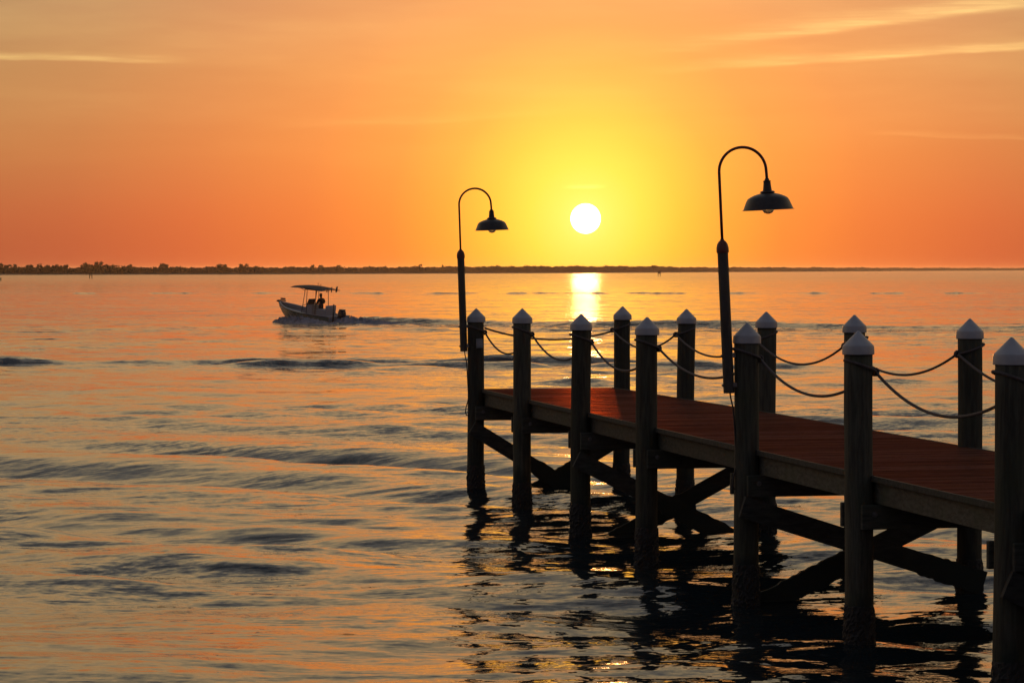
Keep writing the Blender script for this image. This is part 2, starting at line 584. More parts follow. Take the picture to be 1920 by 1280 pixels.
def ridge(y0, amp, sig, x0, x1, soft, slope=0.0, wob=0.6, seed=0, mod=0.5, kx=0.35):
    yc = y0 + slope * XX + wob * np.sin(XX * 0.19 + seed) + wob * 0.5 * np.sin(XX * 0.53 + seed * 2.1)
    a = amp * np.clip((XX - x0) / soft, 0, 1) * np.clip((x1 - XX) / soft, 0, 1)
    a = a * np.clip(1 - mod + mod * np.sin(XX * kx + seed * 1.7) + 0.3 * np.sin(XX * kx * 2.7 + seed) + 0.22 * np.sin(XX * kx * 6.1 + seed * 3), 0, 1.5)
    d = (YY - yc) / sig
    return a * (np.exp(-d * d) - 0.35 * np.exp(-((d - 2.0) / 1.3) ** 2) - 0.35 * np.exp(-((d + 2.0) / 1.3) ** 2))


hz += ridge(107.0, 0.23, 0.62, -40, 8, 5, 0.02, 0.5, 1.0, 0.12, 0.22)
hz += ridge(103.2, 0.22, 0.65, -13, 14, 4, -0.03, 0.5, 2.4, 0.25, 0.3)
hz += ridge(98.0, 0.17, 0.7, 6, 32, 4, -0.02, 0.5, 4.4, 0.5, 0.25)
hz += ridge(88.0, 0.14, 0.6, 0, 26, 3, 0.03, 0.5, 0.7, 0.6, 0.4)
hz += ridge(412.0, 0.20, 0.9, -30, 84, 8, 0.02, 0.8, 0.6, 0.8, 0.55)
hz += ridge(417.0, 0.15, 0.9, -75, 40, 8, 0.02, 0.8, 3.2, 0.85, 0.43)
# the wake: a ridge along its far edge and churned water behind the boat
rx, ry = XX - BOAT.x, YY - BOAT.y
al = -(rx * HEAD.x + ry * HEAD.y)                 # metres astern
pe = -(rx * HEAD.y - ry * HEAD.x)                 # + on the camera's side
HE2 = np.array([0.80, -0.60])
u = rx * 0.83 + ry * -0.56
v_ = rx * 0.56 + ry * 0.83
bend = 0.004 * u * u * np.clip(u / 60, 0, 1)
band = np.clip((u - 1) / 3, 0, 1) * np.exp(-(np.maximum(u, 0) / 75) ** 2)
far = v_ - bend - 1.5 - 0.03 * u + 0.4 * np.sin(u * 0.35)
hz += 0.46 * band * np.exp(-(far / 0.8) ** 2) * (0.8 + 0.3 * np.sin(u * 0.23 + 1))
mid = v_ - bend + 2.4 + 0.05 * u
wake = band * np.exp(-(mid / (3.0 + 0.06 * np.maximum(u, 0))) ** 2)
hz += 0.10 * wake * np.sin(3.1 * v_ + 0.8 * np.sin(u * 0.9)) * np.sin(1.1 * u)
for j, off in enumerate((10.0, 14.5, 19.5)):      # diverging waves on the camera's side
    dd = v_ - bend + off + 0.16 * u - 3
    hz += (0.17 - 0.03 * j) * np.clip((u - 6) / 10, 0, 1) * np.exp(-(u / 70) ** 2) * np.exp(-(dd / 0.9) ** 2) * (0.6 + 0.5 * np.sin(u * 0.3 + j * 2))

ny, nx = XX.shape
verts = np.stack([XX, YY, hz], -1).reshape(-1, 3)
idx = np.arange(ny * nx).reshape(ny, nx)
quads = np.stack([idx[:-1, :-1], idx[:-1, 1:], idx[1:, 1:], idx[1:, :-1]], -1).reshape(-1, 4)
# calm water outside the view: behind the camera and off to the sides
xl, xr = XX[:, 0], XX[:, -1]
extra = []
base = len(verts)
sideL = np.stack([np.minimum(xl * 1.6, xl - 60), YR, np.zeros(ny)], -1)
sideR = np.stack([np.maximum(xr * 1.6, xr + 60), YR, np.zeros(ny)], -1)
backv = np.array([[sideL[0, 0], -300, 0], [xl[0], -300, 0], [xr[0], -300, 0], [sideR[0, 0], -300, 0]])
allv = np.concatenate([verts, sideL, sideR, backv])
iL = base + np.arange(ny)
iR = base + ny + np.arange(ny)
iB = base + 2 * ny
q2 = np.concatenate([np.stack([iL[:-1], idx[:-1, 0], idx[1:, 0], iL[1:]], -1),
                     np.stack([idx[:-1, -1], iR[:-1], iR[1:], idx[1:, -1]], -1),
                     np.array([[iB, iB + 1, idx[0, 0], iL[0]], [iB + 2, iB + 3, iR[0], idx[0, -1]]])])
allq = np.concatenate([quads, q2])
me = bpy.data.meshes.new('sea')
me.vertices.add(len(allv))
me.vertices.foreach_set('co', allv.ravel().astype(np.float32))
lastpoly = np.array([iB + 1, iB + 2] + list(idx[0, ::-1]))
loops = np.concatenate([allq.ravel(), lastpoly])
me.loops.add(len(loops))
me.loops.foreach_set('vertex_index', loops.astype(np.int32))
me.polygons.add(len(allq) + 1)
me.polygons.foreach_set('loop_start', np.arange(len(allq) + 1, dtype=np.int32) * 4)
me.update(calc_edges=True)
me.validate()
at = me.attributes.new('wake', 'FLOAT', 'POINT')
at.data.foreach_set('value', np.concatenate([wake.ravel(), np.zeros(len(allv) - base)]).astype(np.float32))
sea = link('sea', me, M['sea'], smooth=True)
tag(sea, 'rippled sunset sea reflecting the orange sky', kind='structure')

# ------------------------------------------------------------------ far shore and its wood
SHORE = [(-1500, 517.5), (-600, 516.3), (0, 515), (480, 514.1), (960, 512), (1200, 511), (1440, 509.6), (1700, 508), (1920, 507.1), (2400, 506.9), (3300, 506.8)]
SH = np.array([((px - 960) / 5000 * (CAM_H * 5000 / (py - 504.5)), CAM_H * 5000 / (py - 504.5)) for px, py in SHORE])
BEAR = np.array([px for px, _ in SHORE], float)


def shore_at(b):
    """a point of the shoreline by bearing (same unit as BEAR)"""
    yy = np.interp(b, BEAR, 18800.0 / SH[:, 1])
    Y = 18800.0 / yy
    return np.array([(b - 960) / 5000 * Y, Y])


bs = np.linspace(-1500, 3300, 500)
lv, lf = [], []
for b_ in bs:
    p = shore_at(b_)
    Y = p[1]
    for dd, zz in ((-4, -0.5), (0, 0.25), (8, 0.8), (70, 1.2), (300, 0.8), (320, -0.5)):
        lv.append((p[0] * (1 + dd / Y), Y + dd, zz + (0.12 * math.sin(b_ * .7) if 0 < zz else 0)))
for i in range(len(bs) - 1):
    for k in range(5):
        a = i * 6 + k
        lf.append((a, a + 6, a + 7, a + 1))
me = bpy.data.meshes.new('far_shore')
me.from_pydata(lv, [], lf)
shore = link('far_shore', me, M['land'])
tag(shore, 'low sandy far shore below the wood', kind='structure')


def leaf_cloud(c, rad, n, size, flat=0.8, seedrng=rng):
    """n leaf clumps (crossed quads) spread through an ellipsoid, denser towards the rim"""
    d = seedrng.normal(size=(n, 3))
    d /= np.linalg.norm(d, axis=1)[:, None]
    r = seedrng.uniform(0.25, 1.0, n) ** 0.5
    pts = np.array(c) + d * r[:, None] * np.array(rad)
    a = seedrng.normal(size=(n, 3))
    a /= np.linalg.norm(a, axis=1)[:, None]
    bb = np.cross(a, seedrng.normal(size=(n, 3)))
    bb /= np.linalg.norm(bb, axis=1)[:, None]
    s = seedrng.uniform(0.5, 1.2, n)[:, None] * size
    v = np.stack([pts - a * s, pts + bb * s * 0.6, pts + a * s, pts - bb * s * 0.6], 1).reshape(-1, 3)
    return v


def top_height(b):
    """height of the canopy above the water along the shore, in metres"""
    base_ = np.interp(b, [-1500, 0, 200, 480, 700, 960, 1150, 1260, 1290, 1340, 1600, 1920, 3300],
                      [5.8, 5.6, 5.6, 5.8, 6.0, 7.4, 7.8, 7.8, 6.6, 7.0, 7.2, 7.5, 7.5])
    n = 0.45 * math.sin(b * .083) + .35 * math.sin(b * .21 + 1) + .3 * math.sin(b * .47 + 2) + .25 * math.sin(b * 1.13 + 4)
    return base_ + n * 0.9


vv = []
wr = np.random.default_rng(5)
body_v, body_f = [], []
bb_ = np.linspace(-900, 2700, 2400)
for i, b_ in enumerate(bb_):
    p = shore_at(b_)
    Y = p[1]
    hgt = top_height(b_)
    hb = hgt * 0.86 + wr.uniform(-.25, .25)
    for dd, zz in ((9, 0.4), (11, hb * .7), (15, hb), (45, hb * 1.02), (60, 0.4)):
        body_v.append((p[0] * (1 + dd / Y), Y + dd + wr.uniform(-.6, .6), zz))
    if i:
        for k in range(4):
            a = (i - 1) * 5 + k
            body_f.append((a, a + 5, a + 6, a + 1))
    nl = 9
    for j in range(2):
        bq = b_ + wr.uniform(-.8, .8)
        q = shore_at(bq)
        rad_w = 1.0 * Y / 1800
        vv.append(leaf_cloud((q[0], q[1] + wr.uniform(9, 16), hb * wr.uniform(.55, .93)), (2.0 * rad_w, 2.0, hgt * .17), nl, 0.55 * (0.6 + 0.4 * rad_w), seedrng=wr))
vv = np.concatenate(vv)
nq = len(vv) // 4
lq = [(4 * i, 4 * i + 1, 4 * i + 2, 4 * i + 3) for i in range(nq)]
nb = len(body_v)
me = bpy.data.meshes.new('wood')
me.from_pydata(body_v + [tuple(p) for p in vv], [], body_f + [tuple(i + nb for i in q) for q in lq])
wood = link('wood', me, M['leaf'])
tag(wood, 'dark low wood along the far shore, one continuous mass', 'wood', kind='stuff')


def tree(b, hgt, wid, kind, label):
    q = shore_at(b)
    Y = q[1]
    depth = 7.0 + (b * 7919 % 5)
    root = empty('palm_tree' if kind == 'palm' else 'shore_tree', (q[0] * (1 + depth / Y), Y + depth, 0.6))
    tag(root, label, 'tree', 'trees rising above the far wood')
    tr = MB()
    lean = random.uniform(-.25, .25)
    if kind == 'palm':
        tr.tube([(0, 0, 0), (lean * .5, 0, hgt * .5), (lean, 0, hgt * .9)], [.22, .16, .14], 6).build('trunk', M['bark'], root)
        cr = MB()
        for k in range(16):
            a = 2 * math.pi * k / 16 + random.uniform(-.2, .2)
            up = random.uniform(-.1, .8)
            L = wid * random.uniform(.45, .6)
            pts = []
            for j in range(6):
                f = j / 5
                r = L * f
                z = hgt * .9 + up * L * f - 1.1 * L * f * f
                pts.append(Vector((lean + r * math.cos(a), r * math.sin(a), z)))
            sd = Vector((-math.sin(a), math.cos(a), 0))
            for j in range(5):
                w0, w1 = .32 * math.sin(math.pi * (j + .4) / 6), .32 * math.sin(math.pi * (j + 1.4) / 6)
                cr.add([pts[j] - sd * w0 - Vector((0, 0, .18)), pts[j], pts[j + 1], pts[j + 1] - sd * w1 - Vector((0, 0, .18))], [(0, 1, 2, 3)])
                cr.add([pts[j] + sd * w0 - Vector((0, 0, .18)), pts[j], pts[j + 1], pts[j + 1] + sd * w1 - Vector((0, 0, .18))], [(0, 1, 2, 3)])
        cr.build('crown', M['leaf'], root)
    else:
        fork = hgt * .38
        tr.tube([(0, 0, 0), (lean * .3, 0, fork)], [.24, .18], 6)
        tips = []
        n = 7 if kind == 'broad' else 5
        for k in range(n):
            a = 2 * math.pi * k / n + random.uniform(-.4, .4)
            sp = wid * .5 * random.uniform(.35, .95)
            z = hgt * random.uniform(.48, .93)
            tp = (lean + sp * math.cos(a), .6 * sp * math.sin(a), z)
            tr.tube([(lean * .3, 0, fork), ((lean + tp[0]) * .5, tp[1] * .5, (fork + z) * .55), tp], [.13, .08, .03], 5)
            tips.append(tp)
        tr.build('trunk', M['bark'], root)
        pts = []
        for tp in tips:
            for k in range(3):
                c = (tp[0] + random.uniform(-.5, .5), tp[1] + random.uniform(-.5, .5), tp[2] + random.uniform(-.7, .35))
                rr = random.uniform(.6, 1.1) * wid / 5.0
                pts.append(leaf_cloud(c, (rr, rr, rr * .85), 46, .46))
        pts = np.concatenate(pts)
        cr = MB()
        cr.add([tuple(p) for p in pts], [(4 * i, 4 * i + 1, 4 * i + 2, 4 * i + 3) for i in range(len(pts) // 4)])
        cr.build('crown', M['leaf'], root)


TREES = [(3, 7.0, 4.2, 'thin', 'thin wispy tree at the near end of the far wood'),
         (13, 7.4, 3.6, 'thin', 'tall thin tree beside the wispy tree at the near end of the far wood'),
         (28, 7.3, 3.0, 'palm', 'slim palm standing above the near end of the far wood'),
         (54, 6.3, 6.0, 'broad', 'low rounded tree between the slim palm and the wide clump on the far shore'),
         (83, 7.0, 7.0, 'broad', 'broad rounded tree rising from the low stretch of the far wood'),
         (108, 6.2, 4.5, 'broad', 'small dense tree at the edge of the broad rounded tree'),
         (121, 6.4, 4.2, 'thin', 'feathery tree just before the gap ahead of the tallest trees'),
         (163, 7.2, 5.5, 'broad', 'bushy tree leaning beside the tallest tree of the far shore'),
         (184, 8.6, 6.5, 'broad', 'tallest tree of the far shore with an open forked crown'),
         (201, 6.5, 5.0, 'thin', 'ragged tree on the seaward flank of the tallest tree'),
         (224, 6.2, 7.5, 'broad', 'flat wide tree after the ragged tree on the far shore'),
         (242, 6.3, 4.0, 'thin', 'small spiky tree between the flat wide tree and the lone tree'),
         (290, 6.0, 1.8, 'thin', 'narrow tree just before the lone spreading tree'),
         (308, 7.0, 6.0, 'broad', 'lone spreading tree with a fan shaped crown'),
         (418, 6.6, 7.0, 'broad', 'dome shaped tree at the start of the middle wood'),
         (455, 6.7, 6.5, 'broad', 'second dome shaped tree following the first along the wood'),
         (585, 6.6, 2.5, 'thin', 'thin tree poking out above the even middle wood'),
         (602, 6.9, 4.0, 'palm', 'bushy headed palm above the even middle wood'),
         (635, 6.9, 4.5, 'palm', 'wide headed palm past the bushy headed one'),
         (788, 8.0, 2.4, 'thin', 'pointed dark tree like a steeple above the wood'),
         (828, 7.2, 2.6, 'thin', 'thin crowned tree shortly after the steeple shaped one'),
         (1225, 9.2, 5.0, 'thin', 'leaning tree at the top of the wood behind the channel board')]
for a in TREES:
    tree(a[0], a[1] * 0.97, a[2] * 1.35, a[3], a[4])

# ------------------------------------------------------------------ pier
A = R(12.10)
AX = Vector((-math.sin(A), math.cos(A), 0))        # along the pier, away from the camera
PP = Vector((math.cos(A), math.sin(A), 0))         # across the pier, from lamp side to open side
NEAR = [(-.614, 45.13, 3.097), (.158, 41.531, 3.149), (.970, 37.743, 3.130), (1.730, 34.197, 3.148),
        (2.637, 29.967, 3.158), (3.430, 26.267, 3.153), (4.224, 22.565, 3.185), (5.020, 18.86, 3.17)]
FARP = [(1.872, 45.663, 3.125), (2.735, 42.084, 3.133), (3.656, 38.319, 3.151), (4.488, 34.788, 3.165),
        (5.251, 30.528, 3.195), (6.12, 26.85, 3.18), (6.93, 23.15, 3.17), (7.74, 19.45, 3.18)]
DECK = 1.73
CAPB, CAPT = 1.21, 1.45
PR = 0.138
pier = empty('pier', (0, 0, 0))
tag(pier, 'timber pier with red brown deck on capped piles', 'pier')
ROT = Matrix.Rotation(A, 3, 'Z')


def pile_mesh(seed):
    r_ = np.random.default_rng(seed)
    mb = MB()
    seg, vs, fs = 28, [], []
    zs = np.concatenate([np.linspace(-.85, 1.2, 12), np.linspace(1.4, 2.955, 6)])
    ph = r_.uniform(0, 6.28, 6)
    bow = r_.uniform(-.012, .012, 2)
    for z in zs:
        fz = (z - 1) / 2
        for k in range(seg):
            a = 2 * math.pi * k / seg
            rr = PR * (1.03 - .012 * z) + .003 * math.sin(3 * a + ph[0] + z) + .0025 * math.sin(7 * a + ph[1]) + .003 * math.sin(a + ph[2] + z * 2.2)
            vs.append((rr * math.cos(a) + bow[0] * fz * fz, rr * math.sin(a) + bow[1] * fz * fz, z))
    for i in range(len(zs) - 1):
        for k in range(seg):
            k2 = (k + 1) % seg
            fs.append((i * seg + k, i * seg + k2, (i + 1) * seg + k2, (i + 1) * seg + k))
    fs.append(tuple((len(zs) - 1) * seg + k for k in range(seg)))
    return mb.add(vs, fs)


def crust_mesh(seed):
    """jagged growth round the pile in the tide zone"""
    r_ = np.random.default_rng(seed)
    seg, zs = 48, np.linspace(-.3, .46, 30)
    vs, fs = [], []
    for i, z in enumerate(zs):
        g = math.sin(math.pi * min(1, max(0, (z + .45) / .95))) ** .6
        for k in range(seg):
            a = 2 * math.pi * k / seg
            q = r_.uniform(0, 1) ** 2
            rr = PR * 1.015 + g * (.004 + .032 * q) - (.02 if i in (0, len(zs) - 1) else 0)
            vs.append((rr * math.cos(a), rr * math.sin(a), z + r_.uniform(-.01, .01)))
    for i in range(len(zs) - 1):
        for k in range(seg):
            k2 = (k + 1) % seg
            fs.append((i * seg + k, i * seg + k2, (i + 1) * seg + k2, (i + 1) * seg + k))
    return MB().add(vs, fs)


pile_meshes, crust_meshes = [], []
for s in range(4):
    o = pile_mesh(s).build('pile', M['pile'], pier, smooth=True)
    pile_meshes.append(o.data)
    bpy.data.objects.remove(o)
    o = crust_mesh(s + 20).build('barnacle_crust', M['crust'], pier)
    crust_meshes.append(o.data)
    bpy.data.objects.remove(o)
cap_me = None
pk = 0
for row in (NEAR, FARP):
    for (x, y, tip) in row:
        p = bpy.data.objects.new('pile', pile_meshes[pk % 4])
        COL.objects.link(p)
        p.parent = pier
        p.location = (x, y, tip - 3.12)
        p.rotation_euler = (random.uniform(-.008, .008), random.uniform(-.008, .008), random.uniform(0, 6.28))
        if cap_me is None:
            c = MB().lathe([(PR + .012, -.005), (PR + .021, 0), (PR + .019, .065), (PR + .013, .085), (.016, .222), (.008, .228), (0, .229)], seg=32)
            c = sharp(c.build('pile_cap', M['cap'], p), 25)
            cap_me = c.data
        else:
            c = bpy.data.objects.new('pile_cap', cap_me)
            COL.objects.link(c)
            c.parent = p
        c.location = (0, 0, 3.12 - .229)
        k = bpy.data.objects.new('barnacle_crust', crust_meshes[(pk + 1) % 4])
        COL.objects.link(k)
        k.parent = p
        k['kind'] = 'stuff'
        k.location = (0, 0, -(tip - 3.12))
        pk += 1

# split caps: a board on each face of the piles, bolted through
cap_len = {}
for i in range(8):
    pn, pf = Vector((*NEAR[i][:2], 0)), Vector((*FARP[i][:2], 0))
    d = (pf - pn)
    ln = d.length
    d.normalize()
    an = math.atan2(d.y, d.x)
    nrm = Vector((-d.y, d.x, 0))
    for sg in (-1, 1):
        x0 = -.04 if sg < 0 else (-.095 if i == 0 else -.135)
        x1 = ln + .17
        mb = MB().box((0, 0, 0), (x1 - x0, .055, CAPT - CAPB), bev=.006)
        o = mb.build('cap_beam', M['beam'], pier)
        o.rotation_euler = (0, 0, an)
        o.location = pn + d * (x0 + x1) / 2 + nrm * sg * (PR + .029) + Vector((0, 0, (CAPB + CAPT) / 2 + random.uniform(-.008, .008)))
        if sg < 0:
            for q in (0.09, ln - .0):
                bt = MB().lathe([(.03, 0), (.03, .004), (.016, .005), (.016, .018), (0, .019)], seg=10, mat=Matrix.Rotation(R(90), 3, 'X'))
                b_ = bt.build('bolt', M['steel'], o)
                b_.location = (q - (x0 + x1) / 2, -.0275, .03)


# cross braces: (pile row index, far z upper edge at lamp side, at open side, face)
def brace(i, za, zb, side, wd=.24):
    pn, pf = Vector((*NEAR[i][:2], 0)), Vector((*FARP[i][:2], 0))
    d = (pf - pn)
    ln = d.length
    d.normalize()
    nrm = Vector((-d.y, d.x, 0))
    slope = (zb - za) / ln
    th = math.atan(slope)
    x0, x1 = -.10, ln + .10
    cm = (x0 + x1) / 2
    zc = za + slope * cm - wd / 2 / math.cos(th)
    L = (x1 - x0) / math.cos(th)
    # ragged lower half where weed grows
    seg = 60
    r_ = np.random.default_rng(i * 10 + side + 3)
    vs, fs = [], []
    for k in range(seg + 1):
        f = k / seg
        xx = (f - .5) * L
        zmid = zc + math.sin(th) * xx
        wet = 1.0 if zmid < .42 else 0.0
        j0, j1 = (r_.uniform(0, .022) * wet, r_.uniform(0, .03) * wet)
        for yy in (-.03, .03):
            vs.append((xx, yy, -wd / 2 - j1))
            vs.append((xx, yy, wd / 2 + j0))
    for k in range(seg):
        a = k * 4
        fs += [(a, a + 4, a + 5, a + 1), (a + 2, a + 3, a + 7, a + 6), (a + 1, a + 5, a + 7, a + 3), (a, a + 2, a + 6, a + 4)]
    fs += [(0, 1, 3, 2), (seg * 4, seg * 4 + 2, seg * 4 + 3, seg * 4 + 1)]
    o = MB().add(vs, fs).build('cross_brace', M['brace'], pier)
    o.matrix_world = Matrix.Translation(pn + d * cm + nrm * side * (PR + .034) + Vector((0, 0, zc))) @ \
        Matrix.Rotation(math.atan2(d.y, d.x), 4, 'Z') @ Matrix.Rotation(-th, 4, 'Y')
    return o


brace(0, 1.17, -.40, -1)
brace(0, -.52, 0.98, 1)
brace(2, 1.17, -.22, -1)
brace(2, -.25, 1.18, 1)
brace(4, 1.20, .34, -1)
brace(4, -.02, 1.20, 1)
brace(6, 1.20, -.05, -1)
brace(6, -.10, 1.20, 1)

# stringers under the deck
P1 = Vector((*NEAR[0][:2], 0))
WID = 2.70
TOTAL = 27.6                                       # metres of deck from the far end towards the camera


def across(i_len, wv):
    return P1 - AX * i_len + PP * wv


def edge_in(s):                                    # the lamp-side and open-side deck edges follow the pile rows
    return .12, float(np.interp(s, [0, 3.7, 7.6, 11.2, 15.4, 30], [2.40, 2.50, 2.60, 2.66, 2.60, 2.64]))


s_edges = [-0.14, 7.58, 15.52, 23.02, TOTAL - .05]
for wv in (.0, .62, 1.28, 1.94, None):
    for k in range(4):
        s0, s1 = s_edges[k] + (.004 if k else 0), s_edges[k + 1] - .004
        wa = wv + .165 if wv == 0 else (wv if wv else None)
        a = across(s0, wa if wa else edge_in(s0)[1] - .05)
        b2 = across(s1, wa if wa else edge_in(s1)[1] - .05)
        d = b2 - a
        o = MB().box((0, 0, 0), (d.length, .06, DECK - .052 - CAPT - .004), bev=.005).build('stringer', M['beam'], pier)
        o.location = (a + b2) / 2 + Vector((0, 0, (DECK - .050 + CAPT) / 2))
        o.rotation_euler = (0, 0, math.atan2(d.y, d.x))

# deck planks, each its own board
pw, gap = .142, .009
plank_meshes = {}
s = -0.17
while s + pw < TOTAL:
    w0, w1 = edge_in(s + pw / 2)
    w0 += random.uniform(-.008, .008)
    w1 += random.uniform(-.008, .008)
    key = (round(w1 - w0, 2), random.randint(0, 2))
    if key not in plank_meshes:
        bend_ = random.uniform(-.002, .002)
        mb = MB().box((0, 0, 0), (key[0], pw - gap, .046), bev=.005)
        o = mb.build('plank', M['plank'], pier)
        plank_meshes[key] = o.data
    else:
        o = bpy.data.objects.new('plank', plank_meshes[key])
        COL.objects.link(o)
        o.parent = pier
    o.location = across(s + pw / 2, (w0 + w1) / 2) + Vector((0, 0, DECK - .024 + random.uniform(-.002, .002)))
    o.rotation_euler = (random.uniform(-.006, .006), random.uniform(-.0007, .0007), A)
    s += pw

# trim boards over the plank ends, in lengths between the piles
for near in (True, False):
    for k in range(4):
        s0, s1 = max(-.16, s_edges[k]) + .003, s_edges[k + 1] - .003
        a = across(s0, (edge_in(s0)[0] - .024) if near else (edge_in(s0)[1] + .024))
        b2 = across(s1, (edge_in(s1)[0] - .024) if near else (edge_in(s1)[1] + .024))
        d = b2 - a
        o = MB().box((0, 0, 0), (d.length, .028, .062), bev=.004).build('edge_board', M['brace'], pier)
        o.location = (a + b2) / 2 + Vector((0, 0, DECK - .028))
        o.rotation_euler = (0, 0, math.atan2(d.y, d.x))

# ------------------------------------------------------------------ ropes
def ring_pts(c, tilt, side, r=PR + .014, n=28):
    """loop round a pile, its deck side lower by tilt; side +1 if the deck is towards PP"""
    out = []
    for k in range(n + 1):
        a = 2 * math.pi * k / n
        off = PP * math.cos(a) + AX * math.sin(a)
        out.append(Vector(c) + off * r - Vector((0, 0, tilt * math.cos(a) * side)))
    return out


def rope(p0, p1, sag, label, loop_c=None, loop_side=1, n=26, rad=.0155):
    root = empty('rope', tuple(p0))
    tag(root, label, 'rope', 'guard ropes strung between the piles')
    pts = []
    for k in range(n + 1):
        f = k / n
        q = p0.lerp(p1, f)
        q.z -= sag * 4 * f * (1 - f)
        pts.append(q - p0)
    MB().tube(pts, rad, 8).build('strand', M['rope'], root, smooth=True)
    if loop_c is not None:
        MB().tube([q - p0 for q in ring_pts(loop_c, .055, loop_side)], rad * .95, 8).build('loop', M['rope'], root, smooth=True)
        kn = MB()
        for j in range(3):
            pts = []
            c0 = Vector((0, 0, -.006)) + AX * (j - 1) * .018
            for k in range(11):
                a = 2 * math.pi * k / 10
                pts.append(c0 + PP * (.030 * math.cos(a)) + Vector((0, 0, .034 * math.sin(a))))
            kn.tube(pts, .013, 6, cap=False)
        kn.build('knot', M['rope'], root, smooth=True)
    return root


ORD = ['end', 'second', 'third', 'fourth', 'fifth', 'sixth', 'seventh', 'eighth']


def anchor(row, i, side):
    x, y, tip = row[i]
    return Vector((x, y, tip - .40)) + PP * side * (PR + .018)


for row, side, nm in ((NEAR, 1, 'lamp-side'), (FARP, -1, 'open-side')):
    for i in range(7):
        a, b2 = anchor(row, i, side), anchor(row, i + 1, side)
        sg_ = (.34, .33, .35, .30, .33, .36, .34)[i] if side > 0 else (.27, .30, .30, .31, .33, .3, .3)[i]
        lp = Vector((row[i][0], row[i][1], row[i][2] - .40 + .055))
        rope(a, b2, sg_, 'rope sagging from the %s to the %s %s pile, counted from the seaward end' % (ORD[i], ORD[i + 1], nm), lp, side)
a = Vector((*NEAR[0][:2], 2.765)) + PP * (PR + .012)
b2 = Vector((*FARP[0][:2], 2.70)) - PP * (PR + .012)
rope(a, b2, .17, 'nearly taut rope closing the seaward end between the two end piles')


# ------------------------------------------------------------------ gooseneck lamps
def lamp(i, lean, label, box=False):
    x, y, _ = NEAR[i]
    base = Vector((x, y, 2.37)) - PP * (PR + .066)
    root = empty('dock_lamp', tuple(base))
    tag(root, label, 'lamp', 'gooseneck lamps on the pier')
    # local frame: x across the pier (towards the deck), y along it, z up, leaning a little outwards
    root.rotation_euler = (0, -lean, A)
    po = MB().lathe([(0, 0), (.060, 0), (.062, .01), (.060, 1.60), (0, 1.60)], seg=20)
    sharp(po.build('post', M['lpost'], root), 40)
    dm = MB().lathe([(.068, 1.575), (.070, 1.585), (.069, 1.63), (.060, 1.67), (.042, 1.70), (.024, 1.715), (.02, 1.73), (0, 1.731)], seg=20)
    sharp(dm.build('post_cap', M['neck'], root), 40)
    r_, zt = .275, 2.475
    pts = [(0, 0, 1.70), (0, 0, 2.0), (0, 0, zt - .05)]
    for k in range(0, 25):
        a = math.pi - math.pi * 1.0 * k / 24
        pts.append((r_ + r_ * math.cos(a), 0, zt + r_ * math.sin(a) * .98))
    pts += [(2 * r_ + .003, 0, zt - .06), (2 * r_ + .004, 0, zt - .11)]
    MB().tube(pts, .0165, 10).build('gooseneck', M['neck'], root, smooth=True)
    hx, hz_ = 2 * r_ + .004, zt - .10
    nk = MB().lathe([(0, .012), (.018, .012), (.026, 0), (.028, -.014), (.043, -.016), (.043, -.026), (.040, -.03), (.044, -.075), (.052, -.135), (.054, -.142), (0, -.142)], (hx, 0, hz_), seg=20)
    sharp(nk.build('socket_housing', M['lamp'], root), 40)
    prof = [(.052, -.128), (.075, -.134), (.088, -.148), (.070, -.154), (.100, -.162), (.150, -.176), (.195, -.196), (.225, -.215), (.241, -.240), (.282, -.338), (.296, -.341),
            (.296, -.345), (.280, -.344), (.236, -.244), (.220, -.221), (.19, -.202), (.147, -.183), (.09, -.170), (.03, -.162)]
    sharp(MB().lathe(prof, (hx, 0, hz_), seg=40).build('shade', M['lamp'], root), 32)
    bl = MB().lathe([(.03, -.165), (.035, -.22), (.055, -.28), (.070, -.32), (.066, -.350), (.048, -.375), (.022, -.387), (0, -.390)], (hx, 0, hz_), seg=20)
    bl.build('bulb', M['bulb'], root, smooth=True)
    for z in (.09, .42):
        MB().lathe([(.016, 0), (.016, .012), (.008, .014), (.008, .022), (0, .023)], (-.060, 0, z), seg=8, mat=Matrix.Rotation(R(-90), 3, 'Y')).build('bolt', M['steel'], root)
        MB().box((.061, 0, z), (.05, .10, .05), bev=.004).build('bracket', M['steel'], root)
    cb = [(.01, 0, .02), (.015, -.01, -.06), (.032, -.02, -.16), (.040, -.02, -.3), (.045, -.02, -.6), (.048, -.02, -.78), (.03, -.02, -.86), (.0, -.02, -.95), (-.012, -.02, -1.03), (.005, -.02, -1.08), (.05, -.02, -1.085)]
    sp = []
    for q in range(len(cb) - 1):
        for f in (0, .33, .66):
            sp.append(Vector(cb[q]).lerp(Vector(cb[q + 1]), f))
    sp.append(Vector(cb[-1]))
    MB().tube(sp, .009, 6).build('cable', M['cable'], root, smooth=True)
    if box:
        MB().box((.245, -.135, .13), (.11, .05, .16), bev=.006).build('junction_box', M['box'], root)


lamp(0, R(1.9), 'dark gooseneck lamp on the pile at the pier\'s seaward end', True)
lamp(4, R(2.8), 'dark gooseneck lamp on the fifth pile from the seaward end')

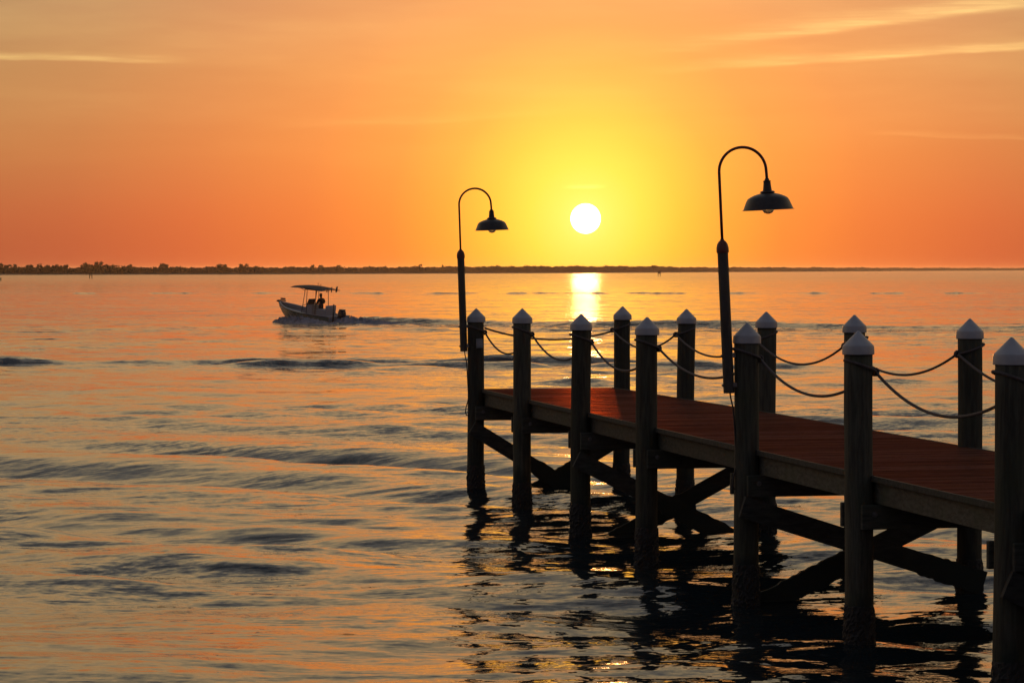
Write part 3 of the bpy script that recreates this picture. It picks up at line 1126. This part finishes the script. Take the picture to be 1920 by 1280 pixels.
# ------------------------------------------------------------------ fishing boat
yaw = math.atan2(HEAD.y, HEAD.x)
BROT = (R(-2.0), R(-4.5), yaw)
boat = empty('fishing_boat', (BOAT.x, BOAT.y, .04), BROT)
tag(boat, 'small pale open fishing boat with dark canopy running across the bay', 'boat')
ST = [-2.7, -1.9, -1.0, 0.0, 0.9, 1.7, 2.4, 2.9, 3.2]
GB = [1.10, 1.15, 1.18, 1.17, 1.10, .94, .66, .34, .05]          # half beam at the gunwale
GZ = [.66, .67, .69, .74, .82, .93, 1.05, 1.15, 1.22]
CB = [1.00, 1.02, 1.02, .98, .86, .64, .36, .14, .02]
CZ = [.06, .06, .07, .10, .17, .30, .50, .76, 1.02]
KZ = [-.28, -.29, -.30, -.30, -.27, -.18, .04, .42, .90]


def smoothst(vals, xs):
    return [float(np.interp(x, ST, vals)) for x in xs]


xs = np.linspace(-2.7, 3.2, 40)
from_np = lambda vals: np.array(smoothst(vals, xs))
gb, gz, cbm, cz, kz = map(from_np, (GB, GZ, CB, CZ, KZ))
ker = np.array([1, 2, 3, 2, 1]) / 9
sm = lambda a: np.convolve(np.pad(a, 2, mode='reflect', reflect_type='odd'), ker, 'valid')
gb, gz, cbm, cz, kz = map(sm, (gb, gz, cbm, cz, kz))
gb, cbm = np.maximum(gb, .02), np.maximum(cbm, .01)
vs, fs = [], []
prof_n = 9
for i, x in enumerate(xs):
    fl = .10 * np.clip((x - .3) / 2.4, 0, 1)
    sec = [(gb[i], gz[i]), ((gb[i] + cbm[i]) / 2 - fl, (gz[i] * .55 + cz[i] * .45)), (cbm[i], cz[i]), (cbm[i] * .55, cz[i] * .55 + kz[i] * .45), (0, kz[i])]
    full = sec + [(-a, b) for a, b in sec[-2::-1]]
    vs += [(x, a, b) for a, b in full]
for i in range(len(xs) - 1):
    for k in range(prof_n - 1):
        a = i * prof_n + k
        fs.append((a, a + 1, a + prof_n + 1, a + prof_n))
fs.append(tuple(range(prof_n)))
sharp(MB().add(vs, fs).build('hull', M['hull'], boat), 40)
# inner liner: side decks, inner sides, sole, raised bow deck
vs, fs = [], []
for i, x in enumerate(xs):
    g = max(.015, gb[i] - .005)
    inn = max(.008, g - .17)
    sole = .30 if x < 1.3 else (.62 + .12 * (x - 1.3))
    sole = min(sole, gz[i] - .06)
    sec = [(g, gz[i] + .004), (inn, gz[i] + .012), (inn * .97, sole)]
    full = sec + [(-a, b) for a, b in sec[::-1]]
    vs += [(x, a, b) for a, b in full]
for i in range(len(xs) - 1):
    for k in range(5):
        a = i * 6 + k
        fs.append((a, a + 6, a + 7, a + 1))
MB().add(vs, fs).build('liner', M['liner'], boat)
for sg in (-1, 1):
    MB().tube([(x, sg * (g + .008), z - .02) for x, g, z in zip(xs, gb, gz)], .028, 6).build('rub_rail', M['dark'], boat, smooth=True)
MB().box((-2.66, 0, .50), (.10, 2.0, .36), bev=.02).build('transom', M['liner'], boat)
con = MB()
con.add([(-.55, -.42, .30), (.35, -.42, .30), (.35, .42, .30), (-.55, .42, .30), (-.42, -.40, 1.25), (.12, -.40, 1.25), (.12, .40, 1.25), (-.42, .40, 1.25)],
        [(0, 3, 2, 1), (4, 5, 6, 7), (0, 1, 5, 4), (1, 2, 6, 5), (2, 3, 7, 6), (3, 0, 4, 7)])
con = con.build('console', M['liner'], boat)
MB().add([(.12, -.38, 1.25), (.12, .38, 1.25), (-.06, .34, 1.66), (-.06, -.34, 1.66), (.10, -.38, 1.25), (.10, .38, 1.25), (-.08, .34, 1.66), (-.08, -.34, 1.66)],
         [(0, 1, 2, 3), (7, 6, 5, 4), (0, 3, 7, 4), (1, 5, 6, 2), (3, 2, 6, 7)]).build('windscreen', M['glass'], con)
wh = [Vector((-.52 + .05 * math.sin(a), .17 * math.cos(a), 1.16 + .17 * math.sin(a))) for a in np.linspace(0, 2 * math.pi, 21)]
MB().tube(wh, .014, 6, False).tube([(-.42, 0, 1.14), (-.52, 0, 1.16)], .02, 6).build('steering_wheel', M['dark'], con)
se = MB().box((-1.45, 0, .62), (.95, 1.05, .62), bev=.05).build('seat_box', M['liner'], boat)
MB().box((-1.45, 0, .985), (.98, 1.08, .12), bev=.05).build('cushion', M['cushion'], se)
MB().box((-1.90, 0, 1.18), (.10, 1.02, .34), bev=.04).build('backrest', M['cushion'], se)
MB().box((-2.28, 0, .52), (.50, 1.5, .26), bev=.04).build('stern_bench', M['cushion'], boat)
# canopy on tube legs
vs, fs = [], []
nx_, ny_ = 14, 9
for i in range(nx_):
    fx = i / (nx_ - 1)
    x = 1.45 - 3.35 * fx
    for j in range(ny_):
        fy = j / (ny_ - 1) * 2 - 1
        wd = .95 * (1 - .25 * max(0, 1 - fx * 5) ** 2)
        vs.append((x, fy * wd, 2.52 + .10 * math.sin(math.pi * min(1, fx * 1.05)) - .10 * fy * fy - .12 * max(0, .3 - fx) - .05 * fx))
n0 = len(vs)
vs += [(a, b, c - .07 * math.sin(math.pi * min(.97, max(.03, (1.45 - a) / 3.35)))) for a, b, c in vs]
for i in range(nx_ - 1):
    for j in range(ny_ - 1):
        a = i * ny_ + j
        fs += [(a, a + 1, a + ny_ + 1, a + ny_), (n0 + a, n0 + a + ny_, n0 + a + ny_ + 1, n0 + a + 1)]
for i in range(nx_ - 1):
    for j in (0, ny_ - 1):
        a = i * ny_ + j
        fs.append((a, a + ny_, n0 + a + ny_, n0 + a))
for j in range(ny_ - 1):
    for i in (0, nx_ - 1):
        a = i * ny_ + j
        fs.append((a, a + 1, n0 + a + 1, n0 + a))
cn = sharp(MB().add(vs, fs).build('canopy', M['canvas'], boat), 50)
bagm = MB().box((-.45, 0, 2.40), (1.25, 1.25, .16), bev=.06).build('storage_bag', M['canvas'], cn)
for x, yy in ((-1.2, .35), (-.4, -.2)):
    MB().tube([(x, yy, 2.5), (x, yy, 2.74)], .014, 6).lathe([(0, .03), (.03, .02), (.035, -.02), (0, -.03)], (x, yy, 2.75), 10).build('antenna', M['dark'], cn)
for sg in (-1, 1):
    MB().tube([(.42, sg * .62, .3), (.22, sg * .60, 1.4), (.05, sg * .58, 2.46)], .024, 6).build('canopy_leg', M['alu'], boat, True)
    MB().tube([(-.15, sg * .62, .3), (-.10, sg * .60, 1.4), (-.12, sg * .58, 2.46)], .024, 6).build('canopy_leg', M['alu'], boat, True)
    MB().tube([(-1.0, sg * .66, .3), (-1.02, sg * .64, 1.4), (-1.0, sg * .60, 2.46)], .024, 6).build('canopy_leg', M['alu'], boat, True)
    MB().tube([(.26, sg * .605, 1.2), (-.10, sg * .605, 1.3)], .018, 6).build('cross_tube', M['alu'], boat, True)
    MB().tube([(.10, sg * .58, 2.25), (.75, sg * .60, 2.47)], .018, 6).build('cross_tube', M['alu'], boat, True)
    MB().tube([(-1.0, sg * .6, 2.32), (-1.6, sg * .55, 2.36), (-2.25, sg * .5, 2.40)], .016, 6).build('cross_tube', M['alu'], boat, True)
MB().tube([(-1.9, -.55, 2.46), (-2.35, 0, 2.47), (-1.9, .55, 2.46)], .016, 6).build('rod_rack', M['alu'], boat, True)
for yy, x in ((-.5, -1.95), (-.25, -2.15), (0, -2.35), (.25, -2.15), (.5, -1.95)):
    MB().tube([(x, yy, 2.30), (x - .04, yy, 2.66)], .035, 8).build('rod_holder', M['dark'], boat, True)
# outboard motor, stake anchor, bow motor
em = MB().box((-3.0, 0, .86), (.56, .42, .46), bev=.10).box((-3.02, 0, 1.12), (.42, .30, .10), bev=.03).build('outboard_motor', M['dark'], boat)
MB().box((-3.02, 0, .40), (.20, .16, .62), bev=.04).box((-3.05, 0, -.05), (.34, .10, .40), bev=.03).build('lower_unit', M['dark'], em)
MB().box((-2.79, 0, .55), (.16, .34, .34), bev=.02).build('motor_bracket', M['steel'], em)
MB().tube([(-2.86, .72, .35), (-2.88, .72, 1.55)], [.055, .045], 8).build('stake_anchor', M['dark'], boat, True)
bm_ = MB().box((2.75, .12, 1.30), (.62, .10, .09), bev=.02).build('bow_motor', M['dark'], boat)
MB().tube([(3.12, .12, 1.25), (3.22, .12, 1.24), (3.36, .12, 1.22)], [.07, .085, .03], 8).build('motor_pod', M['dark'], bm_, True)
MB().box((2.72, .12, 1.43), (.44, .11, .11), bev=.02).build('motor_head', M['dark'], bm_)

# ------------------------------------------------------------------ person at the helm
def person():
    J, E, Rd = [], [], []

    def v(p, r):
        J.append(p)
        Rd.append(r if isinstance(r, tuple) else (r, r))
        return len(J) - 1

    def chain(start, pts):
        k = start
        for p, r in pts:
            n = v(p, r)
            E.append((k, n))
            k = n
        return k
    # local: x forward, y left, z up, feet at z = 0
    pel = v((0, 0, .93), (.15, .12))
    ch = chain(pel, [((.01, 0, 1.08), (.15, .115)), ((.02, 0, 1.24), (.18, .13)), ((.02, 0, 1.38), (.19, .125)), ((.03, 0, 1.47), (.09, .085)), ((.045, 0, 1.54), (.062, .062))])
    chest = ch - 2
    hd = chain(ch, [((.06, 0, 1.61), (.080, .085)), ((.065, 0, 1.69), (.082, .098)), ((.06, 0, 1.765), (.055, .065))])
    chain(hd - 1, [((.165, 0, 1.675), (.018, .018))])       # nose
    for sg in (-1, 1):
        chain(hd - 1, [((.055, sg * .092, 1.68), (.016, .03))])   # ears
        sh = chain(chest, [((.02, sg * .21, 1.41), .10), ((.03, sg * .36, 1.17), .082), ((.24, sg * .25, 1.04), .065), ((.38, sg * .15, 1.05), .036), ((.44, sg * .14, 1.05), (.042, .022))])
        for q in range(4):
            yo = sg * (.14 + (.03 - q * .02))
            chain(sh, [((.475, yo, 1.055 + .002 * q), .010), ((.505 - .004 * q, yo, 1.035), .009), ((.490, yo, 1.010), .0085)])
        chain(sh - 1 + 1, [((.43, sg * .105, 1.06), .011), ((.46, sg * .088, 1.04), .009)])
        chain(pel, [((0, sg * .095, .86), .105), ((.03, sg * .12, .50), .070), ((.0, sg * .13, .10), .050), ((.05, sg * .135, .045), .045), ((.16, sg * .145, .035), .038)])
    me = bpy.data.meshes.new('person')
    me.from_pydata(J, E, [])
    ob = bpy.data.objects.new('person', me)
    COL.objects.link(ob)
    me.materials.append(M['jacket'])
    md = ob.modifiers.new('skin', 'SKIN')
    for i, r in enumerate(Rd):
        me.skin_vertices[0].data[i].radius = r
    me.skin_vertices[0].data[pel].use_root = True
    md.use_smooth_shade = True
    sb = ob.modifiers.new('sub', 'SUBSURF')
    sb.levels = sb.render_levels = 2
    return ob


bpy.context.view_layer.update()
pr = person()
tag(pr, 'person in dark clothes standing at the boat\'s wheel under the canopy', 'person')
loc = boat.matrix_world @ Vector((-.98, .02, .30))
pr.location = loc
pr.rotation_euler = BROT
# short hair and cap follow the head
hat = MB().lathe([(.098, 1.69), (.103, 1.72), (.096, 1.765), (.065, 1.805), (0, 1.82)], (.06, 0, 0), 16)
hat = hat.build('hat', M['dark'], pr, True)

# ------------------------------------------------------------------ churned foam round the hull and astern
def mound(name, path, wid, hgt, n, mcols, seed, label):
    r_ = np.random.default_rng(seed)
    vs, fs = [], []
    path = [Vector(p) for p in path]
    cum = [0]
    for a, b in zip(path, path[1:]):
        cum.append(cum[-1] + (b - a).length)
    tot = cum[-1]
    for i in range(n + 1):
        f = i / n
        s_ = f * tot
        k = min(len(path) - 2, max(0, int(np.searchsorted(cum, s_) - 1)))
        q = path[k].lerp(path[k + 1], (s_ - cum[k]) / max(1e-6, cum[k + 1] - cum[k]))
        t_ = (path[k + 1] - path[k]).normalized()
        nn = Vector((-t_.y, t_.x, 0))
        ww = float(np.interp(f, [0, .15, .5, 1], wid))
        hh = float(np.interp(f, [0, .15, .5, 1], hgt))
        for j in range(mcols + 1):
            g = j / mcols * 2 - 1
            z = hh * (1 - g * g) * (.55 + .9 * r_.uniform(0, 1) ** 1.5) - .06
            vs.append(q + nn * g * ww + Vector((r_.uniform(-.05, .05), r_.uniform(-.05, .05), z)))
    for i in range(n):
        for j in range(mcols):
            a = i * (mcols + 1) + j
            fs.append((a, a + 1, a + mcols + 2, a + mcols + 1))
    o = MB().add(vs, fs).build(name, M['foam'], None, True)
    tag(o, label, 'foam', kind='stuff')
    return o


side = Vector((-HEAD.y, HEAD.x, 0))                # the boat's port side, towards the camera
bo = Vector((BOAT.x, BOAT.y, 0))
mound('bow_wave', [bo + HEAD * 3.3 + side * .35, bo + HEAD * 1.2 + side * 1.1, bo - HEAD * .5 + side * 1.7, bo - HEAD * 2.5 + side * 2.3, bo - HEAD * 5 + side * 3.2],
      (.25, .6, .9, .8), (.14, .38, .46, .14), 90, 14, 3, 'foamy bow wave peeling off the boat\'s near side')
mound('bow_wave', [bo + HEAD * 2.3 - side * .25, bo + HEAD * 1.6 - side * 1.2, bo - HEAD * .2 - side * 2.2, bo - HEAD * 2.5 - side * 2.9],
      (.15, .5, .6, .4), (.10, .28, .28, .06), 70, 12, 4, 'low bow wave on the boat\'s far side')
mound('stern_wash', [bo - HEAD * 2.4, bo - HEAD * 4, bo - HEAD * 7 + side * .2, bo - HEAD * 12 + side * .6],
      (.9, 1.3, 1.6, 1.9), (.26, .46, .22, .03), 110, 18, 6, 'churned white wash boiling behind the boat\'s motor')


# ------------------------------------------------------------------ channel markers
def marker(x, Y, hgt, sep_, board, label):
    root = empty('channel_marker', (x, Y, 0))
    tag(root, label, 'marker', 'channel markers in the bay')
    for sg in (-1, 1):
        MB().tube([(sg * sep_ / 2, 0, -.6), (sg * sep_ / 2 * .96, 0, hgt)], [.17, .14], 10).build('post', M['pile'], root, True)
    MB().box((0, -.1, hgt * .55), (sep_ + .3, .12, .2)).build('cross_bar', M['beam'], root)
    if board:
        MB().box((0, -.22, hgt - .35), (sep_ * 1.25, .06, 1.0), bev=.01).build('board', M['dark'], root)


f_ = lambda px, py: ((px - 960) / 5000 * 18800 / (py - 504.5), 18800 / (py - 504.5))
marker(*f_(170.5, 521.5), 2.1, 1.0, False, 'pair of bare posts standing before the tallest far trees')
marker(*f_(1236, 517.3), 2.3, 1.25, True, 'two posts carrying a dark board before the far wood')
marker(*f_(0.5, 526), 1.0, .5, False, 'short stumps off the near end of the far wood')

# ------------------------------------------------------------------ sea haze
mh = bpy.data.materials.new('sea_haze')
mh.use_nodes = True
t = NT(mh.node_tree)
pv = t.new('ShaderNodeVolumePrincipled')
pv.inputs['Color'].default_value = (0.95, 0.93, 0.92, 1)
pv.inputs['Density'].default_value = 3.0e-5
pv.inputs['Anisotropy'].default_value = 0.72
o = t.new('ShaderNodeOutputMaterial')
t.put(o.inputs['Volume'], pv.outputs[0])
hzb = MB().box((0, 5400, 5.9), (24000, 12000, 14.2)).build('haze', mh)
tag(hzb, 'thin sea haze over the whole bay', kind='stuff')
